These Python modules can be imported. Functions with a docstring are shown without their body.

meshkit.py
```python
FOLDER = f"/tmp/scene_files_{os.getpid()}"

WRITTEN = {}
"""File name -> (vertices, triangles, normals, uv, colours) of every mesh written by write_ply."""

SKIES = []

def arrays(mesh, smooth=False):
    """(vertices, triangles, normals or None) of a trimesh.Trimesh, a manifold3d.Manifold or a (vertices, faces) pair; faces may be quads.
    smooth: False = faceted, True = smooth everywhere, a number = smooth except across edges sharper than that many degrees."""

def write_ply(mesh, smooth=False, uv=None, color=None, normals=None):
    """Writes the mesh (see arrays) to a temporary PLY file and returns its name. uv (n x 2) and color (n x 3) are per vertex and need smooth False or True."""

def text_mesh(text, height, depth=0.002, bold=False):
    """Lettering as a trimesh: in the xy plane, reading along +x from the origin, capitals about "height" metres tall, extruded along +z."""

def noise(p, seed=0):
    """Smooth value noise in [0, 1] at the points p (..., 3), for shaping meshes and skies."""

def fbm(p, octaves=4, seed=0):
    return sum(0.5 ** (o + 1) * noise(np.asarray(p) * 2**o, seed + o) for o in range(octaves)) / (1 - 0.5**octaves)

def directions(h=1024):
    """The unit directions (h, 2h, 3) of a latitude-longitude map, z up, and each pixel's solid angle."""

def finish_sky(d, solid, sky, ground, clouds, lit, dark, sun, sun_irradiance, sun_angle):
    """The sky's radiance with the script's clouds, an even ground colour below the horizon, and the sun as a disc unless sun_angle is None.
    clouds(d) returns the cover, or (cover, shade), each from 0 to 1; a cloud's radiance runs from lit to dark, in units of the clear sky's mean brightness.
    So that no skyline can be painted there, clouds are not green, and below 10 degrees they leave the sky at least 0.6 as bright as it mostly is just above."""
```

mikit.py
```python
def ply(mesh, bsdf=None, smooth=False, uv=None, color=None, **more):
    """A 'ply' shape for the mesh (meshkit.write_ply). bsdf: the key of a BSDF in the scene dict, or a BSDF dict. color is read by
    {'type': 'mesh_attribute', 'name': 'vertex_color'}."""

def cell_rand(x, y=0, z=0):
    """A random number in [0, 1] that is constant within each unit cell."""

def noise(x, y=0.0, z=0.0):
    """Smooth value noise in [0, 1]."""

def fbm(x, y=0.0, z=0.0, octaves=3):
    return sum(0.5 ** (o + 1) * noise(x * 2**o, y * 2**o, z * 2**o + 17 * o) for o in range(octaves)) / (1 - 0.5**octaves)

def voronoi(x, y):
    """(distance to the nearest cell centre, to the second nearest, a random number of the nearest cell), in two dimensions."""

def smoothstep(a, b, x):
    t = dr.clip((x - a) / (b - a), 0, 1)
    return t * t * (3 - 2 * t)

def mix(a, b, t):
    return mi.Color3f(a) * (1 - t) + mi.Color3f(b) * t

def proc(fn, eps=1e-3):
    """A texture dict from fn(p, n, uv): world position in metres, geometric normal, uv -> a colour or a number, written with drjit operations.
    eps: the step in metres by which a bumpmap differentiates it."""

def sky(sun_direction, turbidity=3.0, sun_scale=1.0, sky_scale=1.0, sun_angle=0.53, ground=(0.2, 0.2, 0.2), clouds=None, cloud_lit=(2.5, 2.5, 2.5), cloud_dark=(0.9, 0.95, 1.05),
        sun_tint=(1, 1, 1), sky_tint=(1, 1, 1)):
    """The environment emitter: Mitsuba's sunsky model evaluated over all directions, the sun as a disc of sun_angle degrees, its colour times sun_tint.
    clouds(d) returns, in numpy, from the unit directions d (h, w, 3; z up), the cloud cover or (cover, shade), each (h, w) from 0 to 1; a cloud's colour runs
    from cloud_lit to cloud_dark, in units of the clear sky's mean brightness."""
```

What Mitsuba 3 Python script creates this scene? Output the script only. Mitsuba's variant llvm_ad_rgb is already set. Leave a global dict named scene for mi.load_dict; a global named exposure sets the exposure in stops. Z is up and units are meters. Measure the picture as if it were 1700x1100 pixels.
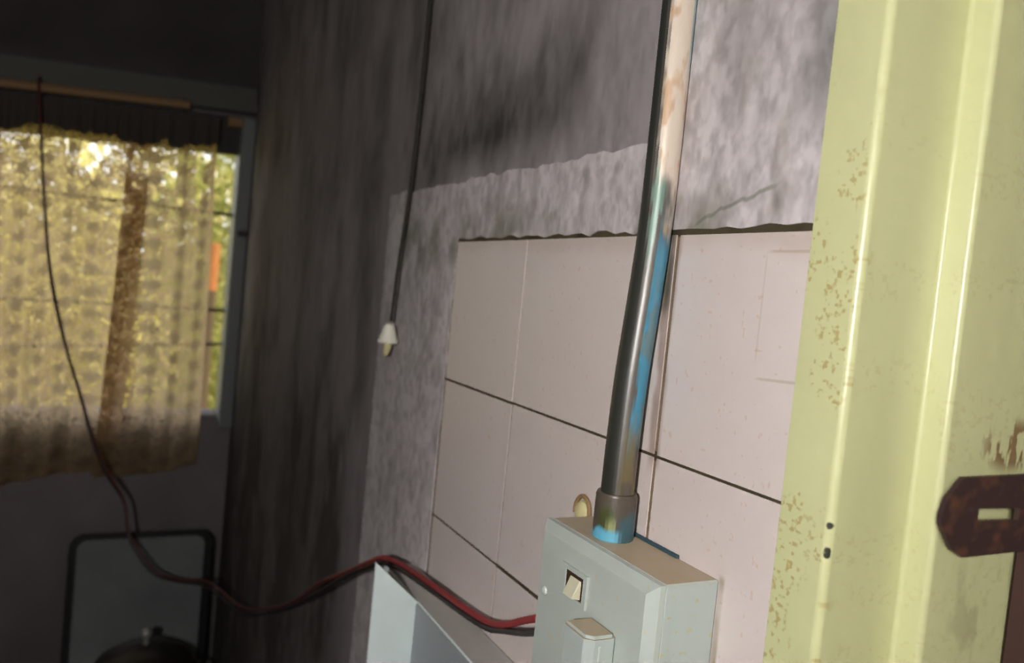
import math
import numpy as np, trimesh, drjit as dr, mitsuba as mi, mikit, meshkit
from shapely.geometry import Polygon
from mikit import noise, fbm, smoothstep, mix, proc

scene, labels = {}, {}
T = mi.ScalarTransform4f
E = 1.75                                   # eye height above the floor; the camera stands at x = 0, y = 0

# ------------------------------------------------------------------ camera, sky, lamp, exposure
FWD, UP = (0.45401, 0.88970, -0.04809), (-0.06512, 0.08696, 0.99408)
scene['camera'] = {'type': 'thinlens', 'fov': 65.17, 'fov_axis': 'x', 'near_clip': 0.02, 'far_clip': 200.0, 'aperture_radius': 0.0018, 'focus_distance': 0.5,
                   'to_world': T().look_at(origin=[0, 0, E], target=[FWD[0], FWD[1], E + FWD[2]], up=list(UP))}


def clouds(d):
    c = meshkit.fbm(d * [3, 3, 6], 4, 5)
    return np.clip((c - 0.25) * 3, 0, 1), np.clip(c * 0.5, 0, 1)


scene['sky'] = mikit.sky((0.35, -0.35, 0.87), turbidity=4.0, sky_scale=9.0, sun_scale=4.2, clouds=clouds, ground=(0.25, 0.25, 0.15))
LAMP_AT, LAMP = (-0.20, -0.14, E + 0.05), 2600.0
exposure = 0.0

# ------------------------------------------------------------------ helpers


def S(r, g, b):
    return [((c / 255) / 12.92 if c / 255 <= 0.04045 else ((c / 255 + 0.055) / 1.055) ** 2.4) for c in (r, g, b)]


def C(c):
    return mi.Color3f(*[float(v) for v in c])


def mat(name, color, rough=0.6, spec=0.4, metallic=0.0, bump=None, bump_scale=0.001, eps=1e-3, **more):
    tex = proc(color) if callable(color) else {'type': 'rgb', 'value': list(map(float, color))}
    b = {'type': 'principled', 'base_color': tex, 'roughness': rough, 'specular': spec, 'metallic': metallic, **more}
    if bump is not None:
        b = {'type': 'bumpmap', 'tex': proc(bump, eps), 'scale': bump_scale, 'bsdf': b}
    scene[name] = {'type': 'twosided', 'bsdf': b}
    return name


def add(key, mesh, bsdf, smooth=False, label=None, cat=None, group=None, kind=None, **more):
    scene[key] = mikit.ply(mesh, bsdf, smooth, **more)
    tag(key, label, cat, group, kind)
    return key


def tag(key, label=None, cat=None, group=None, kind=None):
    d = {k: v for k, v in (('label', label), ('category', cat), ('group', group), ('kind', kind)) if v}
    if d:
        labels[key] = d


def num(root, i):
    return root if i == 0 else f'{root}_{i:03d}'


def cbox(lo, hi, c=0.002):
    """A box with chamfered edges."""
    lo, hi = np.array(lo, float), np.array(hi, float)
    pts = []
    for sx in (0, 1):
        for sy in (0, 1):
            for sz in (0, 1):
                s = np.array([sx, sy, sz])
                base = np.where(s, hi, lo)
                inn = np.where(s, -c, c)
                for k in range(3):
                    o = inn.copy(); o[k] = 0
                    pts.append(base + o)
    return trimesh.convex.convex_hull(np.array(pts))


def box(lo, hi):
    return trimesh.creation.box(bounds=[lo, hi])


def cat_(*ms):
    return trimesh.util.concatenate(list(ms))


def spline(pts, n=8):
    """Catmull-Rom through the points."""
    P = np.array(pts, float)
    P = np.vstack([2 * P[0] - P[1], P, 2 * P[-1] - P[-2]])
    out = []
    for i in range(1, len(P) - 2):
        for t in np.arange(n) / n:
            a, b, c, d = P[i - 1:i + 3]
            out.append(0.5 * (2 * b + (c - a) * t + (2 * a - 5 * b + 4 * c - d) * t * t + (3 * b - a - 3 * c + d) * t ** 3))
    out.append(P[-2])
    return np.array(out)


def tube(pts, r, sides=12, cap=True):
    P = np.array(pts, float)
    r = np.broadcast_to(np.asarray(r, float), len(P))
    t = np.gradient(P, axis=0)
    t /= np.linalg.norm(t, axis=1, keepdims=True)
    u = np.cross(t[0], [0.3, 0.5, 0.81]); u /= np.linalg.norm(u)
    V = []
    for i in range(len(P)):
        u = u - t[i] * (u @ t[i]); u /= np.linalg.norm(u)
        w = np.cross(t[i], u)
        a = np.arange(sides) / sides * 2 * np.pi
        V.append(P[i] + r[i] * (np.cos(a)[:, None] * u + np.sin(a)[:, None] * w))
    V = np.vstack(V)
    F = []
    for i in range(len(P) - 1):
        for k in range(sides):
            a, b = i * sides + k, i * sides + (k + 1) % sides
            F += [[a, b, b + sides], [a, b + sides, a + sides]]
    if cap:
        n = len(V)
        V = np.vstack([V, P[0], P[-1]])
        for k in range(sides):
            F.append([n, (k + 1) % sides, k])
            F.append([n + 1, n - sides + k, n - sides + (k + 1) % sides])
    return trimesh.Trimesh(V, np.array(F), process=False)


def lathe(profile, at, sides=32):
    m = trimesh.creation.revolve(np.array(profile, float), sections=sides)
    m.apply_translation(at)
    return m


def on_wall(poly, x_back, depth):
    """A polygon in (y, z) made solid, its face towards the room at x_back - depth."""
    m = trimesh.creation.extrude_polygon(poly, depth, engine='earcut')
    v = m.vertices
    m.vertices = np.stack([x_back - v[:, 2], v[:, 0], v[:, 1]], 1)
    m.invert()
    return m


def ragged(pts, amp, step, seed):
    """A closed outline with uneven, hand-worked edges."""
    out, rng = [], np.random.default_rng(seed)
    for (a, b, rough) in pts:
        a, b = np.array(a), np.array(b)
        n = max(1, int(np.linalg.norm(b - a) / step)) if rough else 1
        nrm = np.array([-(b - a)[1], (b - a)[0]]) / np.linalg.norm(b - a)
        for k in range(n):
            o = rng.normal(0, amp) if (rough and k) else 0
            out.append(a + (b - a) * k / n + nrm * np.clip(o, -2 * amp, 2 * amp))
    return Polygon(out)


def rot_y(m, ang, at):
    m.apply_transform(trimesh.transformations.rotation_matrix(ang, [0, 1, 0], at))
    return m

# ------------------------------------------------------------------ materials


def soot_wall(p, n, uv):
    y, z = p.y, p.z - E
    base = mix(S(172, 164, 166), S(148, 140, 140), fbm(p.y * 9, p.z * 6, p.x * 9, 3))
    streak = fbm(y * 16, z * 7, 1.3, 4)
    patch = fbm(y * 8, z * 5, 7.7, 4)
    # general soot, heavier along the wall away from the door
    far = smoothstep(0.62, 1.02, y + (patch - 0.5) * 0.25)
    s = 0.22 + 0.30 * far + 0.26 * smoothstep(-0.05, -0.45, z) * smoothstep(1.04, 1.2, y) + 0.22 * smoothstep(0.40, 0.75, streak) * smoothstep(0.4, 0.7, y) + 0.12 * (fbm(y * 70, z * 45, 2.2, 3) - 0.5)
    # black mould fan above the render edge
    c = smoothstep(0.0, 0.06, z - 0.105 + 0.0 * y) * (1 - smoothstep(0.15, 0.27, z + (streak - 0.5) * 0.25 - 0.10 * (0.75 - y)))
    mould = c * smoothstep(0.52, 0.60, y + (streak - 0.5) * 0.12) * (1 - smoothstep(0.86, 0.98, y))
    s = s + 0.5 * mould * (0.45 + 0.9 * patch)
    s = s + 0.16 * (fbm(y * 26, z * 14, 5.5, 4) - 0.5) + 0.38 * (fbm(y * 60, z * 26, 9.5, 3) - 0.5) * smoothstep(1.1, 0.9, y)
    runs = smoothstep(0.40, 0.80, fbm(y * 4.5, z * 1.1, 3.1, 4)) * smoothstep(1.05, 1.4, y)
    s = dr.clip(s + 0.12 * runs * smoothstep(0.15, -0.25, z), 0, 0.93)
    col = base * (1 - s) + C(S(42, 39, 34)) * s
    return col


def plaster_bump(p, n, uv):
    return fbm(p.y * 90, p.z * 60, p.x * 90, 4) + 0.6 * fbm(p.y * 24, p.z * 18, p.x * 24, 2)


def band_plaster(p, n, uv):
    y, z = p.y, p.z - E
    a = fbm(y * 60, z * 30, 2.0, 4)
    b = fbm(y * 14, z * 14, 9.0, 3)
    col = mix(S(202, 195, 195), S(184, 175, 177), b)
    col = mix(col, S(120, 112, 108), smoothstep(0.42, 0.85, a) * 0.42)
    col = mix(col, S(110, 102, 100), smoothstep(0.30, 0.85, fbm(y * 150, z * 100, 7.0, 3)) * 0.35)
    # green-brown stains close above the tiles and in the patch beside the door frame
    low = (1 - smoothstep(0.055, 0.10, z)) * smoothstep(0.0, 0.05, z)
    col = mix(col, S(116, 114, 98), low * smoothstep(0.40, 0.75, fbm(y * 30, z * 30, 4.0, 3)) * 0.75)
    speck = smoothstep(0.52, 0.80, fbm(y * 70, z * 28, 5.0, 3)) * (1 - smoothstep(0.40, 0.50, y))
    col = mix(col, S(128, 116, 100), speck * 0.3)
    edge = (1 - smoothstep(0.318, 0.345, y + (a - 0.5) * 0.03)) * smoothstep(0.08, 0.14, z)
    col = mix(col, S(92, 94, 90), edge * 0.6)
    cz = 0.054 + (0.412 - y) * 0.33 + 0.006 * (fbm(y * 80, 1.0, 3.0, 3) - 0.5)
    crack = smoothstep(0.0022, 0.0004, dr.abs(z - cz)) * smoothstep(0.414, 0.405, y) * smoothstep(0.335, 0.350, y)
    col = mix(col, S(104, 108, 92), crack * 0.6)
    grey = smoothstep(0.42, 0.70, fbm(y * 18, z * 9, 12.0, 3)) * (1 - smoothstep(0.40, 0.50, y)) * smoothstep(0.10, 0.2, z)
    col = mix(col, S(140, 132, 132), grey * 0.5)
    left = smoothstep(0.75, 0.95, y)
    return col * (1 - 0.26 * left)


def tile_col(p, n, uv):
    y, z = p.y, p.z - E
    col = mix(S(204, 193, 189), S(198, 186, 181), fbm(y * 12, z * 12, 0.5, 3))
    rust = smoothstep(0.78, 0.88, fbm(y * 260, z * 260, 3.0, 2)) * 0.35
    col = mix(col, S(186, 150, 120), rust)
    # dirty upper edge beside the plaster
    top = smoothstep(0.030, 0.050, z + 0.02 * (fbm(y * 25, z * 25, 8.0, 3) - 0.5))
    col = mix(col, S(170, 150, 135), top * 0.4)
    # cement and mould smeared along the joint behind the pipe, and dirt along the box's edge
    jd = smoothstep(0.0085, 0.003, dr.abs(y - 0.4285 + 0.006 * (fbm(y * 60, z * 40, 2.0, 3) - 0.5))) * smoothstep(-0.115, -0.095, z)
    col = mix(col, mix(S(168, 140, 130), S(120, 100, 86), fbm(y * 150, z * 60, 5.0, 2)), jd * 0.7)
    md = smoothstep(0.013, 0.003, dr.abs(y - 0.4315) + 0.008 * fbm(y * 90, z * 50, 4.0, 3)) * smoothstep(-0.012, 0.006, z)
    col = mix(col, S(70, 72, 58), md * 0.9)
    bd = smoothstep(0.0035, 0.0008, dr.abs(y - 0.3510)) * smoothstep(-0.152, -0.158, z) * fbm(y * 90, z * 60, 8.0, 2)
    col = mix(col, S(110, 98, 56), bd)
    # old scratches near the door frame
    k1 = smoothstep(0.0012, 0.0004, dr.abs(z - 0.0375)) * smoothstep(0.345, 0.338, y)
    k2 = smoothstep(0.0012, 0.0004, dr.abs(z + 0.0345 + 0.05 * (y - 0.33))) * smoothstep(0.345, 0.338, y)
    k3 = smoothstep(0.0012, 0.0004, dr.abs(y - 0.344)) * smoothstep(-0.03, -0.02, z) * smoothstep(0.04, 0.03, z) * 0.5
    return mix(col, S(150, 130, 90), (k1 + k2 + k3) * 0.35)


def grout_col(p, n, uv):
    y, z = p.y, p.z - E
    fz = dr.abs((z - 0.0505) / 0.1495 - dr.floor((z - 0.0505) / 0.1495 + 0.5)) * 0.1495
    horiz = smoothstep(0.004, 0.0025, fz)
    light = mix(S(130, 112, 94), S(104, 90, 74), fbm(y * 60, z * 25, 3.0, 2))
    dark = mix(S(56, 50, 40), S(80, 74, 54), fbm(y * 60, z * 60, 6.0, 2))
    return light * (1 - horiz) + dark * horiz


def yellow_paint(p, n, uv):
    x, y, z = p.x, p.y, p.z - E
    col = mix(S(190, 191, 145), S(184, 184, 138), fbm(x * 20, y * 20, z * 8, 3))
    face = smoothstep(0.330, 0.322, x)
    r1 = smoothstep(0.58, 0.82, fbm(y * 420 + x * 300, z * 420, 2.0, 2)) * smoothstep(0.45, 0.6, fbm(y * 60, z * 40, 6.0, 2)) * (0.25 + 0.75 * face) * smoothstep(0.15, 0.05, z)
    col = mix(col, S(150, 122, 52), r1 * 0.6)
    # chips on the outer corner
    for (zc, h) in ((-0.0985, 0.0022), (-0.1120, 0.0036)):
        e = dr.square((x + y - 0.5934) / 0.0016) + dr.square((z - zc) / h)
        col = mix(col, S(46, 46, 36), smoothstep(1.3, 0.7, e + (fbm(x * 500, y * 500, z * 500, 2) - 0.5)) * smoothstep(0.328, 0.326, x))
    # rust scratches above the hasp; faint mottling painted in for the shade below it
    d = dr.sqrt(dr.square((x - 0.435) / 0.030) + dr.square((z + 0.055) / 0.016))
    sc = smoothstep(1.1, 0.5, d) * smoothstep(0.5, 0.62, fbm(x * 220, z * 90, 1.0, 3)) * smoothstep(0.262, 0.256, y)
    col = mix(col, S(120, 92, 58), sc * 0.9)
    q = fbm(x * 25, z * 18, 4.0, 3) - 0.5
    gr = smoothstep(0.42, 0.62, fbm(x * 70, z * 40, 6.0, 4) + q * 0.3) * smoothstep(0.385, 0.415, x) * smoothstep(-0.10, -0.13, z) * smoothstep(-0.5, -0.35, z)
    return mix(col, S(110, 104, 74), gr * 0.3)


def pipe_col(p, n, uv):
    z = p.z - E
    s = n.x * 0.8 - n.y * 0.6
    q = fbm(p.x * 120, p.y * 120, p.z * 40, 3) - 0.5
    metal = mix(S(104, 98, 92), S(78, 74, 68), fbm(p.x * 80, p.y * 80, p.z * 20, 3))
    brown = smoothstep(-0.085, -0.12, z) * 0.7
    metal = mix(metal, S(84, 74, 62), brown)
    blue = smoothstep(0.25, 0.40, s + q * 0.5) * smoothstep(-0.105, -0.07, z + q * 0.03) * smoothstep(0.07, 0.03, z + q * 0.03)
    col = mix(metal, S(62, 132, 160), blue * 0.95)
    ochre = smoothstep(0.45, 0.6, fbm(p.x * 150, p.y * 150, p.z * 40, 3)) * smoothstep(0.0, 0.3, s) * smoothstep(0.05, -0.02, z)
    col = mix(col, S(118, 104, 56), ochre * 0.45)
    green = smoothstep(-0.45, -0.25, s + q) * smoothstep(0.2, 0.0, s + q) * smoothstep(0.02, 0.05, z) * smoothstep(0.12, 0.10, z)
    col = mix(col, S(112, 142, 128), green * 0.8)
    cream = smoothstep(-0.45, -0.30, s + q * 0.3 - 0.28 * smoothstep(0.11, 0.07, z)) * smoothstep(0.065, 0.100, z + q * 0.06 + 0.02 * s)
    cr = mix(S(206, 192, 176), S(190, 160, 130), smoothstep(0.55, 0.72, fbm(p.x * 140, p.y * 140, p.z * 50, 3)))
    col = mix(col, cr, cream)
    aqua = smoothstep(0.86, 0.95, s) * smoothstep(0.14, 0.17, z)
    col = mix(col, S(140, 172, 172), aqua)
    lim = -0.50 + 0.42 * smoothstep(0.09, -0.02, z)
    dark = smoothstep(lim + 0.12, lim - 0.18, s + q * 0.15)  # left side darkened by normal: shade painted over the sooty metal
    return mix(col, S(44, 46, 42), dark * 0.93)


def coupling_col(p, n, uv):
    z = p.z - E
    s = n.x * 0.8 - n.y * 0.6
    q = fbm(p.x * 150, p.y * 150, p.z * 80, 3) - 0.5
    col = mix(S(88, 78, 68), S(64, 58, 50), fbm(p.x * 120, p.y * 120, p.z * 60, 3))
    low = smoothstep(-0.136, -0.147, z + q * 0.006 - 0.006 * s * s)
    right = smoothstep(0.0, 0.5, s + q * 0.4)
    col = mix(col, S(56, 84, 92), low * right)
    green = smoothstep(-0.132, -0.138, z + q * 0.006) * smoothstep(-0.85, -0.55, s) * smoothstep(0.15, -0.2, s + q * 0.3)
    col = mix(col, S(66, 74, 38), green * 0.9)
    yel = smoothstep(0.28, 0.1, dr.abs(s + 0.12)) * smoothstep(-0.139, -0.146, z + q * 0.006)
    col = mix(col, S(150, 158, 104), yel * 0.7)
    cyan = smoothstep(-0.147, -0.1515, z + q * 0.008) * smoothstep(0.5, 0.1, s)
    return mix(col, S(92, 160, 184), cyan)


def cream_box(p, n, uv):
    z = p.z - E
    col = mix(S(170, 180, 176), S(163, 171, 166), fbm(p.x * 30, p.y * 30, p.z * 20, 3))
    spots = smoothstep(0.76, 0.84, fbm(p.x * 230, p.y * 230, p.z * 230, 2))
    col = mix(col, S(172, 166, 112), spots * 0.7)
    dust = smoothstep(0.6, 0.95, n.z) * (0.75 + 0.25 * fbm(p.x * 150, p.y * 150, 1.0, 3))
    return mix(col, S(168, 148, 120), dust)


def plate_col(p, n, uv):
    col = mix(S(176, 184, 178), S(166, 174, 166), fbm(p.y * 20, p.z * 20, 1.0, 3))
    spots = smoothstep(0.76, 0.84, fbm(p.x * 200, p.y * 200, p.z * 200, 2))
    return mix(col, S(186, 170, 140), spots * 0.5)


def cabinet_col(p, n, uv):
    col = mix(S(212, 224, 222), S(204, 216, 216), fbm(p.x * 20, p.y * 20, p.z * 10, 3))
    dust = smoothstep(0.6, 0.95, n.z)
    return mix(col, S(164, 158, 154), dust * 0.9)


def rust_steel(p, n, uv):
    a = fbm(p.x * 90, p.y * 90, p.z * 90, 3)
    return mix(S(58, 42, 40), S(88, 58, 44), smoothstep(0.5, 0.75, a))


def back_wall(p, n, uv):
    x, z = p.x, p.z - E
    col = mix(S(138, 131, 133), S(116, 110, 112), fbm(p.x * 8, p.z * 8, 3.0, 3))
    soot = smoothstep(0.35, 0.5, z) * 0.66 + 0.25 * fbm(p.x * 5, p.z * 5, 8.0, 3)
    low = smoothstep(-0.75, -1.1, z) * 0.3
    return mix(col, S(44, 42, 40), dr.clip(soot + low, 0, 0.9))


def lace_col(p, n, uv):
    a = fbm(p.x * 26, p.z * 26, 3.0, 2)
    u, w = uv.x * 24, uv.y * 17
    col = dr.floor(u)
    w = w + 0.5 * (col - 2 * dr.floor(col / 2))
    du, dw = u - col - 0.5, w - dr.floor(w) - 0.5
    flower = smoothstep(0.36, 0.16, dr.sqrt(du * du + dw * dw) + 0.25 * (fbm(uv.x * 160, uv.y * 110, 2.0, 2) - 0.5))
    return mix(mix(S(204, 177, 148), S(192, 170, 132), a), S(136, 120, 96), flower * 0.5)


mat('m_soot', soot_wall, 0.9, 0.2, bump=plaster_bump, bump_scale=0.0035)
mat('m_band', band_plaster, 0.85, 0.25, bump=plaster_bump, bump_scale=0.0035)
mat('m_tile', tile_col, 0.35, 0.4)
mat('m_grout', grout_col, 0.95, 0.1)
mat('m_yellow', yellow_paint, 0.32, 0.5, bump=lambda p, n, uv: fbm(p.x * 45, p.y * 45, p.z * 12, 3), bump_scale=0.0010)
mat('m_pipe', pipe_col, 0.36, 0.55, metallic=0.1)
mat('m_coupling', coupling_col, 0.4, 0.5)
mat('m_box', cream_box, 0.5, 0.4)
mat('m_plate', plate_col, 0.45, 0.4)
mat('m_white', S(205, 210, 205), 0.4, 0.5)
mat('m_hole', S(60, 48, 36), 0.9, 0.1)
mat('m_aged', S(198, 188, 140), 0.5, 0.4)
mat('m_rocker', S(196, 192, 166), 0.5, 0.4)
mat('m_blueplate', S(52, 72, 82), 0.6, 0.3)
mat('m_cabinet', cabinet_col, 0.4, 0.5)
mat('m_shade_strip', S(74, 66, 60), 0.9, 0.1)
mat('m_shaded_front', S(140, 144, 148), 0.4, 0.4)  # shade of the white cabinet front, put into a grey base colour
mat('m_rust', rust_steel, 0.5, 0.4, metallic=0.2)
mat('m_back', back_wall, 0.9, 0.2, bump=lambda p, n, uv: fbm(p.x * 50, p.z * 50, 2.0, 3), bump_scale=0.002)
mat('m_ceiling', S(120, 116, 112), 0.9, 0.1)
mat('m_floor', lambda p, n, uv: mix(S(92, 84, 78), S(70, 64, 60), fbm(p.x * 6, p.y * 6, 1.0, 4)), 0.7, 0.3)
mat('m_plain', S(150, 144, 142), 0.9, 0.2)
mat('m_steel_paint', S(112, 116, 116), 0.5, 0.4)
mat('m_headrail', S(84, 84, 78), 0.6, 0.3)
mat('m_wood', S(140, 112, 80), 0.7, 0.3)
mat('m_bar', S(52, 50, 46), 0.6, 0.3)
mat('m_redwire', lambda p, n, uv: mix(S(150, 46, 50), S(84, 44, 40), smoothstep(0.60, 1.3, p.y + 0.3 * fbm(p.x * 30, p.y * 30, p.z * 30, 2))), 0.5, 0.4)
mat('m_blackwire', S(34, 26, 26), 0.4, 0.5)
mat('m_copper', S(220, 160, 110), 0.35, 0.5, metallic=0.8)
mat('m_cord', S(52, 50, 44), 0.8, 0.2)
mat('m_acorn', S(226, 224, 208), 0.35, 0.5)
mat('m_blackframe', S(22, 23, 25), 0.4, 0.5)
mat('m_lidglass', lambda p, n, uv: mix(S(124, 130, 128), S(92, 98, 100), fbm(p.x * 9, p.z * 9, 2.0, 3)), 0.3, 0.7)
mat('m_pot', lambda p, n, uv: mix(S(44, 38, 28), S(30, 27, 22), fbm(p.x * 40, p.y * 40, p.z * 40, 3)), 0.4, 0.5, metallic=0.3)
mat('m_knob', S(170, 168, 160), 0.25, 0.6, metallic=0.5)
mat('m_leafdark', S(60, 40, 36), 0.6, 0.3)
mat('m_orange', S(168, 108, 62), 0.7, 0.2)
mat('m_trunk', S(92, 78, 60), 0.9, 0.1)
mat('m_yard', lambda p, n, uv: mix(S(150, 140, 88), S(120, 136, 66), fbm(p.x * 3, p.y * 3, 1.0, 4)), 0.95, 0.1)
scene['m_lace'] = {'type': 'principledthin', 'base_color': proc(lace_col), 'roughness': 0.9, 'diff_trans': 1.6, 'spec_trans': 0.0, 'eta': 1.3}
for nm, c in (('m_leaf_a', S(206, 196, 128)), ('m_leaf_b', S(172, 172, 104)), ('m_leaf_c', S(214, 206, 152))):
    scene[nm] = {'type': 'principledthin', 'base_color': {'type': 'rgb', 'value': c}, 'roughness': 0.6, 'diff_trans': 0.9, 'spec_trans': 0.0, 'eta': 1.4}
scene['m_glass'] = {'type': 'thindielectric', 'int_ior': 1.5}
scene['m_lamp'] = {'type': 'diffuse', 'reflectance': {'type': 'rgb', 'value': 0.8}}

# the photographer's flash, held beside the camera
lamp = trimesh.creation.icosphere(3, 0.016)
lamp.apply_translation(LAMP_AT)
add('flash_lamp', lamp, 'm_lamp', True, 'small white flash lamp of the photographer, to the left of the doorway', 'lamp', emitter={'type': 'area', 'radiance': {'type': 'rgb', 'value': [LAMP, LAMP * 0.97, LAMP * 0.94]}})

# ------------------------------------------------------------------ the room
WX, WY = 0.336, 2.33                       # faces of the right and of the window wall
DOOR0, DOOR1, DOORTOP, CEIL = 0.300, -0.55, E + 0.42, E + 0.95
wall = cat_(box([WX, DOOR0, 0], [WX + 0.15, WY + 0.15, CEIL]), box([WX, -1.6, 0], [WX + 0.15, DOOR1, CEIL]), box([WX, DOOR1, DOORTOP], [WX + 0.15, DOOR0, CEIL]))
add('wall_right', wall, 'm_soot', False, 'soot-blackened plaster wall with a patch of pink tiles', kind='structure')
OX0, OZ0, OZ1 = -0.98, E - 0.43, E + 0.335     # the window opening
back = cat_(box([-2.2, WY, 0], [OX0, WY + 0.15, CEIL]), box([OX0, WY, 0], [WX, WY + 0.15, OZ0]), box([OX0, WY, OZ1], [WX, WY + 0.15, CEIL]))
add('wall_back', back, 'm_back', False, 'dim grey wall around the curtained window', kind='structure')
add('wall_left', box([-2.35, -1.6, 0], [-2.2, WY + 0.15, CEIL]), 'm_plain', kind='structure')
add('wall_front', box([-2.35, -1.75, 0], [WX + 0.15, -1.6, CEIL]), 'm_plain', kind='structure')
add('floor', box([-2.35, -1.75, -0.1], [WX + 0.15, WY + 0.15, 0]), 'm_floor', kind='structure')
add('ceiling', box([-2.35, -1.75, CEIL], [WX + 0.15, WY + 0.15, CEIL + 0.1]), 'm_ceiling', kind='structure')

# render band around the tiles, widening into the patch beside the door frame
L_, R_, TT, TOP = 0.801, 0.308, E + 0.0522, E + 0.114
band = ragged([((1.042, E - 1.0), (1.046, TOP), True), ((1.046, TOP), (0.455, TOP), True), ((0.455, TOP), (0.450, CEIL - 0.002), True), ((0.450, CEIL - 0.002), (R_, CEIL - 0.002), False),
               ((R_, CEIL - 0.002), (R_, TT), False), ((R_, TT), (L_, TT), True), ((L_, TT), (L_ + 0.010, E - 1.0), True), ((L_ + 0.010, E - 1.0), (1.042, E - 1.0), False)][::1], 0.0013, 0.012, 3)
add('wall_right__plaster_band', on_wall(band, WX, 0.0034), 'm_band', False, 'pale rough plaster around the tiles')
tb = box([WX - 0.0023, R_, E - 1.0], [WX, L_ + 0.002, TT + 0.001])
add('wall_right__grout', tb, 'm_grout', False, 'dark dirty tile joints')
cols = [(0.7985, 0.6388), (0.6372, 0.4272), (0.4240, 0.3085)]
rng = np.random.default_rng(8)
k = 0
for r in range(6):
    z1, z0 = E + 0.0505 - 0.1495 * r - 0.0014, E + 0.0505 - 0.1495 * (r + 1) + 0.0014
    for (ya, yb) in cols:
        dz = rng.normal(0, 0.0003)
        t = cbox([WX - 0.0030 + rng.normal(0, 0.0002), yb, z0 + dz], [WX - 0.0003, ya, z1 + dz], 0.0003)
        add('wall_right__' + num('tile', k), t, 'm_tile')
        k += 1

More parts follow.
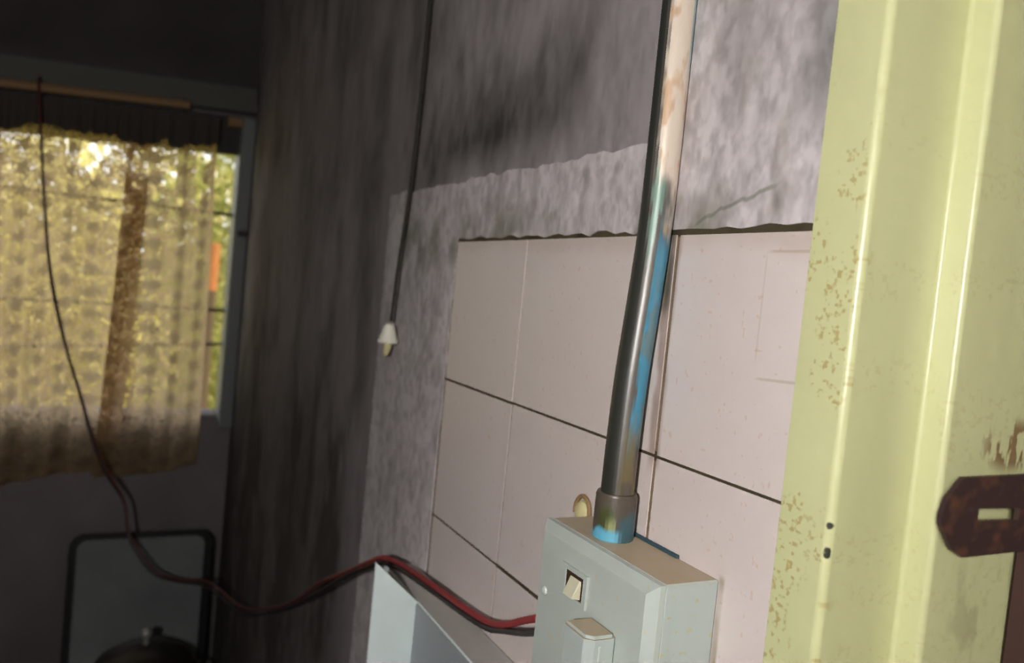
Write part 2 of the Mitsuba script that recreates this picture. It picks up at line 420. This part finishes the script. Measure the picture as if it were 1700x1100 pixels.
# ------------------------------------------------------------------ door 1: pressed steel frame and dark leaf
FX, XS, XE = 0.322, 0.379, 0.446
prof = [(WX + 0.02, 0.3055), (FX + 0.0015, 0.3042), (FX, 0.3027)]
for a in np.linspace(0, 90, 7):            # rounded outer corner
    t = math.radians(a)
    prof.append((FX + 0.0042 - 0.0042 * math.cos(t), 0.2742 - 0.0042 * math.sin(t)))
prof += [(XS - 0.0025, 0.2700)]
for a in np.linspace(0, 90, 5):            # inner corner of the stop
    t = math.radians(a)
    prof.append((XS - 0.0025 + 0.0025 * math.sin(t), 0.2675 + 0.0025 * math.cos(t)))
for a in np.linspace(0, 90, 6):            # outer corner of the stop
    t = math.radians(a)
    prof.append((XS + 0.0032 - 0.0032 * math.cos(t), 0.2580 - 0.0032 * math.sin(t)))
prof += [(XE, 0.2548), (XE, 0.262), (WX + 0.15, 0.262), (WX + 0.15, 0.2995), (WX + 0.02, 0.2995)]
jamb = trimesh.creation.extrude_polygon(Polygon(prof), DOORTOP, engine='earcut')
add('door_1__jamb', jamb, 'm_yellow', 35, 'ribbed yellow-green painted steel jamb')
prof2 = [(x, -0.25 - (y - 0.0)) for (x, y) in prof]
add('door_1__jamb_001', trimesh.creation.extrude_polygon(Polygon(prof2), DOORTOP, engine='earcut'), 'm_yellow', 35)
add('door_1__head', cbox([FX, DOOR1 + 0.045, DOORTOP - 0.045], [WX + 0.15, 0.255, DOORTOP], 0.003), 'm_yellow')
add('door_1__leaf', cbox([XE + 0.001, DOOR1 + 0.047, 0.01], [XE + 0.038, 0.2545, DOORTOP - 0.047], 0.002), 'm_leafdark', False, 'dark brown door edge')
tag('door_1', 'pale yellow-green pressed steel door frame with rust specks', kind='structure')

# hasp: slotted strap swung out from its base on the leaf
HY = 0.217
out = [(0.3263, -0.0770), (0.3290, -0.0700), (0.3385, -0.0610), (0.4300, -0.0600), (0.4300, -0.0965), (0.3440, -0.0970), (0.3360, -0.0930), (0.3265, -0.0810)]
slot = [(0.3515, -0.0752), (0.3515, -0.0810), (0.3820, -0.0818), (0.3820, -0.0760)]
st = trimesh.creation.extrude_polygon(Polygon(out, [slot]), 0.0024, engine='earcut')
v = st.vertices
st.vertices = np.stack([v[:, 0], HY + v[:, 2], E + v[:, 1]], 1)
add('hasp__strap', st, 'm_rust')
kn = tube([(0.4375, HY - 0.001, E - 0.098), (0.4375, HY - 0.001, E - 0.059)], 0.0078, 14)
add('hasp__knuckle', kn, 'm_rust', 40)
add('hasp__base_plate', cbox([0.4435, HY - 0.060, E - 0.098], [0.4472, HY + 0.004, E - 0.059], 0.0008), 'm_rust')
for i, zz in enumerate((-0.068, -0.089)):
    s_ = trimesh.creation.icosphere(2, 0.0045)
    s_.apply_scale([0.5, 1, 1]); s_.apply_translation([0.4436, HY - 0.04, E + zz])
    add('hasp__' + num('rivet', i), s_, 'm_rust', True)
tag('hasp', 'rusty dark brown steel hasp with a slot, sticking out over the yellow door frame', 'hasp')

# ------------------------------------------------------------------ conduit pipe down to the socket box
zs = [0.95, 0.40, 0.20, 0.12, 0.06, 0.02, -0.02, -0.05, -0.09, -0.128]
xs = [0.3210, 0.3215, 0.3218, 0.3220, 0.3216, 0.3196, 0.3168, 0.3148, 0.3136, 0.3132]
pp = spline([(x, 0.4365, E + z) for x, z in zip(xs, zs)], 10)
pp[:, 2] = np.minimum(pp[:, 2], CEIL - 0.001)
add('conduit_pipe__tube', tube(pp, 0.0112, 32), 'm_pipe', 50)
cp = lathe([(0.0, 0), (0.0136, 0), (0.0140, 0.001), (0.0139, 0.029), (0.0130, 0.0310), (0.0105, 0.0312)], (0.3132, 0.4365, E - 0.1565), 36)
add('conduit_pipe__coupling', cp, 'm_coupling', 40, 'wider end collar stained brown, green and blue')
tag('conduit_pipe', 'dark metal conduit pipe with peeling blue and cream paint, running down to the socket box', 'pipe')

# ------------------------------------------------------------------ socket box on the tiles
BX0, BXS, BY0, BY1, BZ1, BZ0 = 0.2845, 0.2935, 0.3520, 0.4840, E - 0.1565, E - 0.300
add('socket_box__body', cbox([BXS, BY0 + 0.0006, BZ0 + 0.0006], [WX - 0.0034, BY1 - 0.0006, BZ1], 0.0010), 'm_box', False, 'cream back box, dusty on top')
pl = trimesh.convex.convex_hull(np.array([[x, y, z] for (x, i) in ((BXS - 0.0004, 0), (BXS - 0.004, 0), (BX0, 0.0065)) for y in (BY0 + i, BY1 - i) for z in (BZ0 + i, BZ1 - i)]))
add('socket_box__front_plate', pl, 'm_plate', False, 'greyish white cover with bevelled rim')
# broken switch opening: rim, dark hole, tilted rocker
rim = on_wall(Polygon([(0.4165, E - 0.1745), (0.4470, E - 0.1745), (0.4470, E - 0.1965), (0.4165, E - 0.1965)], [[(0.4205, E - 0.1775), (0.4425, E - 0.1775), (0.4425, E - 0.1935), (0.4205, E - 0.1935)]]), BX0, 0.0018)
add('socket_box__switch_surround', rim, 'm_plate')
add('socket_box__switch_hole', cbox([BX0 - 0.0006, 0.4205, E - 0.1935], [BX0 + 0.001, 0.4425, E - 0.1775], 0.0001), 'm_hole', False, 'dark broken switch opening')
rk = trimesh.convex.convex_hull(np.array([[BX0, 0.4240, E - 0.1925], [BX0, 0.4370, E - 0.1925], [BX0, 0.4240, E - 0.181], [BX0, 0.4370, E - 0.181], [BX0 - 0.0065, 0.4250, E - 0.1915], [BX0 - 0.0065, 0.4360, E - 0.1915], [BX0 - 0.0015, 0.4250, E - 0.1800], [BX0 - 0.0015, 0.4360, E - 0.1800]]))
add('socket_box__switch_rocker', rk, 'm_rocker', False, 'yellowed switch rocker')
sc = lathe([(0, 0.0016), (0.0022, 0.0012), (0.0030, 0), (0, 0)], (0, 0, 0), 16)
sc.apply_transform(trimesh.transformations.rotation_matrix(-math.pi / 2, [0, 1, 0])); sc.apply_translation([BX0 + 0.0001, 0.4690, E - 0.2030])
add('socket_box__screw', sc, 'm_white', 30, 'white screw head')
add('socket_box__back_plate', cbox([WX - 0.0055, 0.3900, BZ1 - 0.05], [WX - 0.0032, 0.4420, BZ1 + 0.0022], 0.0004), 'm_blueplate', False, 'dark blue strip between box and tiles')
tag('socket_box', 'cream socket box with dusty top and broken switch, on the tiles under the pipe', 'socket')

# cable clip on the tiles behind the box
add('cable_clip__hook', tube([(WX - 0.0052, 0.512 - 0.012 * 0 + 0.010 * math.cos(t) - 0.009, E - 0.1600 + 0.0125 * math.sin(t)) for t in np.linspace(-0.2, math.pi + 0.2, 16)], 0.0017, 8), 'm_wood', 50, 'brown curved rim')
cb = trimesh.creation.icosphere(2, 0.0085); cb.apply_scale([0.5, 1, 1.1]); cb.apply_translation([WX - 0.0050, 0.503, E - 0.1600])
add('cable_clip__pad', cb, 'm_aged', True)
tag('cable_clip', 'small rounded cream clip with brown rim, on the tiles just left of the pipe collar', 'clip')

# plug pushed into the socket
pz1 = E - 0.1968
plan = Polygon([(0.2842, 0.3815), (0.2842, 0.4090), (0.2640, 0.4090), (0.2640, 0.3860), (0.2690, 0.3815)]).buffer(-0.002).buffer(0.002)
pb = trimesh.creation.extrude_polygon(plan, 0.062, engine='earcut'); pb.apply_translation([0, 0, pz1 - 0.064])
top = trimesh.creation.extrude_polygon(plan.buffer(-0.0016), 0.0022, engine='earcut'); top.apply_translation([0, 0, pz1 - 0.0022])
add('plug__body', pb, 'm_box', 30)
add('plug__cap', top, 'm_box', 30, 'brown dusty top')
add('plug__rib', cbox([0.2720, 0.3806, pz1 - 0.060], [0.2742, 0.3826, pz1 - 0.006], 0.0005), 'm_plate')
tag('plug', 'small off-white plug with a dusty top, in the front of the socket box', 'plug')

# ------------------------------------------------------------------ shallow white cabinet on the wall, left of the box
CX, CZ = 0.2925, E - 0.3148
add('wall_cabinet__body', cbox([CX + 0.003, 0.30, CZ - 0.42], [WX - 0.0034, 0.836, CZ], 0.0015), 'm_cabinet', False, 'white casing, dusty along its top')
ep = trimesh.creation.extrude_polygon(Polygon([(0.249, E - 0.2715), (0.297, E - 0.3160), (0.297, CZ - 0.42), (0.249, CZ - 0.42)]), 0.003, engine='earcut')  # plate added to the cabinet, facing the flash so that it looks bright
v = ep.vertices
ep.vertices = np.stack([v[:, 0], 0.727 + v[:, 2], v[:, 1]], 1)
add('wall_cabinet__added_plate', ep, 'm_cabinet', False, 'added white plate with a slanting top, turned towards the flash to look bright')
add('wall_cabinet__door', cbox([CX + 0.0012, 0.302, CZ - 0.418], [CX + 0.0034, 0.7270, CZ - 0.0010], 0.0006), 'm_shaded_front', False, 'white front panel, its shade put into a grey colour')  # same white as the casing, drawn grey for its shade
tag('wall_cabinet', 'shallow white cabinet on the wall below the tiles, left of the socket box', 'cabinet')

# ------------------------------------------------------------------ twin cable, window to socket
pts = np.array([(-0.1714, 2.2, 0.3597), (-0.1576, 2.2, 0.2507), (-0.1311, 2.2, 0.0142), (-0.1085, 2.2, -0.1127), (-0.0723, 2.2, -0.2485), (-0.0405, 2.19, -0.3415), (-0.0109, 2.17, -0.4335),
                (0.0276, 2.13, -0.5207), (0.0703, 2.08, -0.582), (0.0849, 2.05, -0.6536), (0.112, 2.03, -0.6993), (0.1469, 2.0, -0.7345), (0.1931, 1.96, -0.7421), (0.2498, 1.88, -0.7266),
                (0.2959, 1.7, -0.7168), (0.3053, 1.45, -0.6164), (0.2999, 1.25, -0.5231), (0.2907, 1.08, -0.4334), (0.2882, 0.95, -0.3671), (0.2885, 0.87, -0.3270), (0.2925, 0.838, -0.3105),
                (0.299, 0.8253, -0.3090), (0.304, 0.7976, -0.3060), (0.309, 0.7211, -0.3), (0.314, 0.6576, -0.2968), (0.316, 0.6103, -0.2907)])
pts = np.vstack([[(-0.172, 2.253, 0.385), (-0.172, 2.238, 0.3935), (-0.1705, 2.219, 0.372)], pts[1:]]) + [0, 0, E]
red_end = np.array([(0.312, 0.5704, -0.2729), (0.307, 0.5345, -0.2543), (0.302, 0.5037, -0.2391)]) + [0, 0, E]
blk_end = np.array([(0.314, 0.5782, -0.2816), (0.308, 0.5324, -0.2632), (0.3005, 0.4990, -0.2475)]) + [0, 0, E]
off = np.array([0.0, 0.0, 0.0028])
wob = np.array([[0, 0, 0.0022 * (1 + math.sin(i * 1.7)) if 3 < i < 20 else 0] for i in range(len(pts))])
red = spline(np.vstack([pts + off + wob, red_end]), 8)
blk = spline(np.vstack([pts - off - wob, blk_end]), 8)
add('twin_cable__red_strand', tube(red, 0.0029, 10), 'm_redwire', 60, 'red wire')
add('twin_cable__black_strand', tube(blk, 0.0029, 10), 'm_blackwire', 60, 'black wire')
add('twin_cable__copper_end', tube([red[-1], red[-1] + [-0.001, -0.005, 0.002]], 0.0013, 8), 'm_copper', 60, 'bare copper tip')
tag('twin_cable', 'red and black twin cable hanging from the curtain rail across to the socket box', 'cable')

# ------------------------------------------------------------------ pull cord with white acorn
cord = spline([(0.322, 0.940, E + 0.94), (0.322, 0.9375, E + 0.60), (0.322, 0.9330, E + 0.3377), (0.322, 0.9345, E + 0.20), (0.3215, 0.9400, E + 0.11), (0.3195, 0.9500, E + 0.0278), (0.3180, 0.9560, E - 0.05)], 8)
cord[:, 2] = np.minimum(cord[:, 2], CEIL - 0.001)
add('pull_cord__cord', tube(cord, 0.0021, 8), 'm_cord', 60, 'thin dark cord')
ac = lathe([(0, 0), (0.0125, 0), (0.0132, 0.0020), (0.0115, 0.0050), (0.0085, 0.013), (0.0068, 0.0200), (0.0050, 0.0235), (0, 0.0245)], (0.317, 0.957, E - 0.0770), 24)
add('pull_cord__acorn', ac, 'm_acorn', 40, 'white plastic bell-shaped pull')
add('pull_cord__tail', tube(spline([(0.317, 0.957, E - 0.076), (0.3165, 0.957, E - 0.084), (0.3155, 0.960, E - 0.0935)], 6), [0.0050] * 5 + [0.0048, 0.0046, 0.0044, 0.0042, 0.004, 0.0036, 0.003, 0.0015], 10), 'm_aged', 60, 'cream tip below the bell')
tag('pull_cord', 'dark pull cord ending in a white bell-shaped pull, hanging beside the tiles', 'pull cord')

# ------------------------------------------------------------------ window 1
tilt = -0.055
head = rot_y(cbox([OX0 - 0.05, WY - 0.045, E + 0.395], [0.334, WY + 0.002, E + 0.462], 0.003), tilt, [0.0, WY, E + 0.42])
add('window_1__head', head, 'm_headrail', False, 'grey-green painted head rail')
tr = rot_y(box([OX0 - 0.02, WY - 0.004, E + 0.300], [0.30, WY + 0.03, E + 0.400]), tilt, [0.25, WY, E + 0.335])
add('window_1__transom', tr, 'm_bar', False, 'dark rail below the head')
add('window_1__jamb', cbox([0.2985, WY - 0.035, OZ0 - 0.02], [0.3355, WY + 0.06, E + 0.40], 0.004), 'm_steel_paint', False, 'grey painted steel jamb beside the corner')
add('window_1__jamb_001', cbox([OX0 - 0.02, WY - 0.02, OZ0 - 0.02], [OX0 + 0.03, WY + 0.06, E + 0.40], 0.004), 'm_steel_paint')
add('window_1__sill', cbox([OX0, WY + 0.0, OZ0 - 0.001], [0.299, WY + 0.10, OZ0 + 0.012], 0.003), 'm_back')
add('window_1__hinge', cbox([0.308, WY - 0.042, E + 0.080], [0.336, WY - 0.033, E + 0.096], 0.001), 'm_bar', False, 'dark hinge on the jamb')
add('window_1__mullion', cbox([-0.60, WY + 0.045, OZ0], [-0.57, WY + 0.075, OZ1], 0.003), 'm_steel_paint')
pane = trimesh.Trimesh([[OX0, WY + 0.062, OZ0], [0.298, WY + 0.062, OZ0], [0.298, WY + 0.062, OZ1], [OX0, WY + 0.062, OZ1]], [[0, 1, 2], [0, 2, 3]])
add('window_1__pane', pane, 'm_glass')
tag('window_1', 'small steel window with horizontal bars behind a lace curtain', kind='structure')
for i, (za, zb, yy) in enumerate(((0.139, 0.139, 0.03), (-0.150, -0.128, 0.03), (-0.312, -0.222, 0.03))):
    b = tube([(OX0 + 0.002, WY + yy, E + za), (0.2988, WY + yy, E + zb)], 0.0045, 8)
    add('window_1__' + num('bar', i), b, 'm_bar', 60)

rod = tube([(-1.02, WY - 0.092, E + 0.320), (0.16, WY - 0.092, E + 0.396)], 0.0105, 14)
add('curtain_rail__rail', rod, 'm_wood', 60, 'brown wooden rail')
for i, (xx, zz) in enumerate(((-0.93, 0.326), (0.15, 0.3954))):
    add('curtain_rail__' + num('bracket', i), cbox([xx - 0.006, WY - 0.090, E + zz - 0.006], [xx + 0.006, WY - 0.040, E + zz + 0.012], 0.001), 'm_bar')
tag('curtain_rail', 'brown wooden curtain rail along the top of the window', 'curtain rail')
add('wood_block', cbox([0.262, WY - 0.040, E + 0.372], [0.298, WY - 0.0052, E + 0.394], 0.002), 'm_wood', False, 'small brown wooden block under the right end of the window head', 'wood block')

# lace curtain: a net with real holes, gathered in folds
NC, NR = 520, 300
s = np.linspace(0, 1, NC + 1)
t = np.linspace(0, 1, NR + 1)
SS, TT_ = np.meshgrid(s, t)
x0 = -1.0 + 1.235 * SS
bow = 0.012 * np.sin(TT_ * 3.0)
fold_c = 0.855 - 0.035 * TT_                                   # the deep double fold, leaning to the left as it falls
fo = np.exp(-((SS - fold_c) / 0.034) ** 2)
dfo = (SS - fold_c) / 0.034 * fo
X = x0 - 0.125 * dfo + bow * 0.3
X = X + (SS > 0.0) * 0.016 * SS * TT_
Y = WY - 0.042 + 0.007 * np.sin(SS * 70 + 2 * np.sin(SS * 9)) * (0.6 + 0.4 * TT_) + 0.006 * np.sin(SS * 163 + 1.5 * TT_) - 0.014 * fo * np.sign(SS - fold_c)
Z = E + 0.372 + 0.055 * (X - 0.16) - TT_ * (0.952 + 0.010 * np.sin(SS * 23) - 0.022 * SS)
V = np.stack([X, Y, Z], -1).reshape(-1, 3)
rng = np.random.default_rng(4)
cs, ct = np.meshgrid((np.arange(NC) + 0.5) / NC, (np.arange(NR) + 0.5) / NR)
# flower motifs stand in staggered rows and are solid; the ground between them is open net
u, w = cs * 24, ct * 17
w2 = w + 0.5 * (np.floor(u) % 2)
du, dw = u - np.floor(u) - 0.5, w2 - np.floor(w2) - 0.5
ang = np.arctan2(dw, du)
rad = np.hypot(du * 0.95, dw)
flower = rad < 0.24 + 0.10 * np.cos(5 * ang)
opening = 0.20 + 0.10 * meshkit.fbm(np.stack([cs * 30, ct * 20, 0 * cs], -1), 3, 2)
scal = (ct > 0.065) & (ct < 0.30)
big = meshkit.noise(np.stack([cs * 60, ct * 26, 0 * cs + 3], -1), 5)
hole = (rng.random(cs.shape) < opening) & ~flower
hole |= scal & (big > 0.66 + 0.55 * ct) & (cs > 0.72)
hole &= (ct > 0.06) & (ct < 0.975) & (cs < 0.992)
idx = (np.arange(NR)[:, None] * (NC + 1) + np.arange(NC)[None]).reshape(-1)
keep = idx[~hole.reshape(-1)]
F = np.vstack([np.stack([keep, keep + 1, keep + NC + 2], 1), np.stack([keep, keep + NC + 2, keep + NC + 1], 1)])
uvs = np.stack([SS, TT_], -1).reshape(-1, 2)
add('lace_curtain__net', (V, F), 'm_lace', True, uv=uvs)
# dark strip added for the unlit top of the curtain, lower edge uneven
hd = np.linspace(-1.0, 0.238, 260)
drop = 0.072 + 0.012 * np.sin(hd * 31) * np.sin(hd * 13 + 1) + 0.010 * meshkit.noise(np.stack([hd * 70, 0 * hd, 0 * hd], -1), 3)
HV = np.vstack([np.stack([hd, WY - 0.068 + 0.006 * np.sin(hd * 190 + 3 * np.sin(hd * 21)) * (0.4 + f), E + 0.376 + 0.055 * (hd - 0.16) - drop * f], 1) for f in np.linspace(0, 1, 6)])
n_ = len(hd)
HF = np.array([[r * n_ + i, r * n_ + i + 1, (r + 1) * n_ + i + 1, (r + 1) * n_ + i] for r in range(5) for i in range(n_ - 1)])
add('lace_curtain__shade_strip', (HV, HF), 'm_shade_strip', True, 'dark gathered strip added for the unlit top of the curtain')
tag('lace_curtain', 'beige flowered lace curtain across the window', 'curtain')

# ------------------------------------------------------------------ cooker with raised lid, and a pot, below the window


def rrect(x0, x1, z0, z1, r):
    return Polygon([(x0 + r, z0 + r), (x1 - r, z0 + r), (x1 - r, z1 - r), (x0 + r, z1 - r)]).buffer(r, 10)


LX0, LX1, LZ0, LZ1 = -0.040, 0.290, E - 1.06, E - 0.692


def in_lid(poly, y, d):
    m = trimesh.creation.extrude_polygon(poly, d, engine='earcut')
    v = m.vertices
    m.vertices = np.stack([v[:, 0], y + d / 2 - v[:, 2], v[:, 1]], 1)
    m.apply_transform(trimesh.transformations.rotation_matrix(-0.05, [1, 0, 0], [0, y, LZ0]))
    return m


outer, inner = rrect(LX0, LX1, LZ0, LZ1, 0.035), rrect(LX0 + 0.018, LX1 - 0.018, LZ0 + 0.015, LZ1 - 0.013, 0.024)
add('cooker__lid_frame', in_lid(outer.difference(inner), 2.16, 0.016), 'm_blackframe', 40, 'black rounded frame of the lid')
add('cooker__lid_panel', in_lid(inner.buffer(0.002), 2.16, 0.005), 'm_lidglass', False, 'dull grey glossy lid panel')
add('cooker__body', cbox([LX0 - 0.01, 1.72, E - 1.16], [LX1 + 0.01, 2.19, E - 1.062], 0.008), 'm_blackframe')
for i, (xx, yy) in enumerate(((0.02, 1.76), (0.23, 1.76), (0.02, 2.14), (0.23, 2.14))):
    add('cooker__' + num('foot', i), lathe([(0, 0), (0.014, 0), (0.012, 0.022), (0, 0.022)], (xx, yy, E - 1.1815), 14), 'm_blackframe', 40)
tag('cooker', 'dark cooker with its black-framed glossy lid raised against the wall under the window', 'cooker')
PX, PY, PZ = 0.131, 1.90, E - 1.062
add('pot__body', lathe([(0, 0), (0.088, 0), (0.095, 0.008), (0.097, 0.155), (0.101, 0.160), (0.096, 0.162), (0.092, 0.155), (0.090, 0.012), (0, 0.010)], (PX, PY, PZ), 40), 'm_pot', 40)
add('pot__lid', lathe([(0.100, 0.160), (0.101, 0.164), (0.092, 0.174), (0.065, 0.190), (0.03, 0.201), (0, 0.204)], (PX, PY, PZ), 40), 'm_pot', True, 'dark domed lid')
add('pot__lid__knob', lathe([(0, 0.203), (0.007, 0.203), (0.006, 0.214), (0.012, 0.222), (0.013, 0.230), (0.008, 0.236), (0, 0.238)], (PX, PY, PZ), 20), 'm_knob', 50, 'bright metal knob')
for i, a in enumerate((0.2, math.pi + 0.2)):
    ca, sa = math.cos(a), math.sin(a)
    hp = [(PX + ca * 0.0965 - sa * o + ca * e, PY + sa * 0.0965 + ca * o + sa * e, PZ + 0.13) for o, e in ((-0.03, 0), (-0.028, 0.02), (0, 0.028), (0.028, 0.02), (0.03, 0))]
    add('pot__' + num('handle', i), tube(spline(hp, 5), 0.004, 8), 'm_pot', 60)
tag('pot', 'dark round pot with domed lid and bright knob, before the cooker lid', 'pot')
CT = E - 1.182
add('side_table__table_top', cbox([-0.10, 1.66, CT - 0.03], [0.325, 2.26, CT], 0.003), 'm_wood')
for i, (xx, yy) in enumerate(((-0.07, 1.69), (0.30, 1.69), (-0.07, 2.23), (0.30, 2.23))):
    add('side_table__' + num('leg', i), cbox([xx - 0.02, yy - 0.02, 0.0], [xx + 0.02, yy + 0.02, CT - 0.03], 0.002), 'm_wood')
tag('side_table', 'low wooden table under the dark cooker', 'table')

# ------------------------------------------------------------------ outdoors, behind the window
add('yard', box([-30, WY + 0.2, -0.45], [30, 40, -0.25]), 'm_yard', False, 'sunlit yard beyond the window', kind='structure')


def bush(key, at, size, n, bs, seed, label, leaf=0.05):
    rng = np.random.default_rng(seed)
    d = rng.normal(size=(n, 3)); d /= np.linalg.norm(d, axis=1, keepdims=True)
    r = rng.random(n) ** 0.35
    lump = 0.75 + 0.5 * meshkit.noise(d * 2.2 + seed, seed)
    P = np.array(at) + d * (r * lump)[:, None] * np.array(size)
    P = P[P[:, 2] > -0.2]
    n = len(P)
    a = rng.normal(size=(n, 3)); a /= np.linalg.norm(a, axis=1, keepdims=True)
    b = np.cross(a, rng.normal(size=(n, 3))); b /= np.linalg.norm(b, axis=1, keepdims=True)
    L = leaf * (0.7 + 0.6 * rng.random((n, 1)))
    V = np.stack([P - a * L, P + b * L * 0.45, P + a * L, P - b * L * 0.45], 1).reshape(-1, 3)
    q = np.arange(n)[:, None] * 4
    F = np.vstack([q + [0, 1, 2], q + [0, 2, 3]])
    add(key + '__foliage', (V, F), bs)
    stem = spline([(at[0], at[1], -0.26), (at[0] + 0.05, at[1], (at[2] - 0.26) * 0.5), (at[0], at[1], at[2] + size[2] * 0.4)], 6)
    add(key + '__trunk', tube(stem, np.linspace(0.05, 0.015, len(stem)), 8), 'm_trunk', 60)
    tag(key, label, 'bush')


bush('bush', (-0.5, 5.4, 1.1), (0.9, 0.7, 1.2), 5000, 'm_leaf_a', 1, 'yellow-green bush seen through the middle of the lace curtain')
bush('bush_001', (1.15, 6.2, 1.5), (0.95, 0.7, 1.9), 8000, 'm_leaf_b', 2, 'green bush seen through the uncovered strip at the right of the window')
bush('bush_002', (0.2, 9.5, 1.4), (2.2, 0.9, 1.7), 9000, 'm_leaf_c', 5, 'pale leafy tall bush behind the others, at the top of the window', 0.08)
add('garden_post__pole', tube([(0.55, 5.0, -0.26), (0.55, 5.0, E - 0.16)], 0.030, 14), 'm_trunk', 40)
add('garden_post__painted_top', tube([(0.55, 5.0, E - 0.16), (0.55, 5.0, E + 0.12)], 0.033, 14), 'm_orange', 40, 'orange painted top')
tag('garden_post', 'thin post with an orange top outside, in the uncovered strip of the window', 'post')
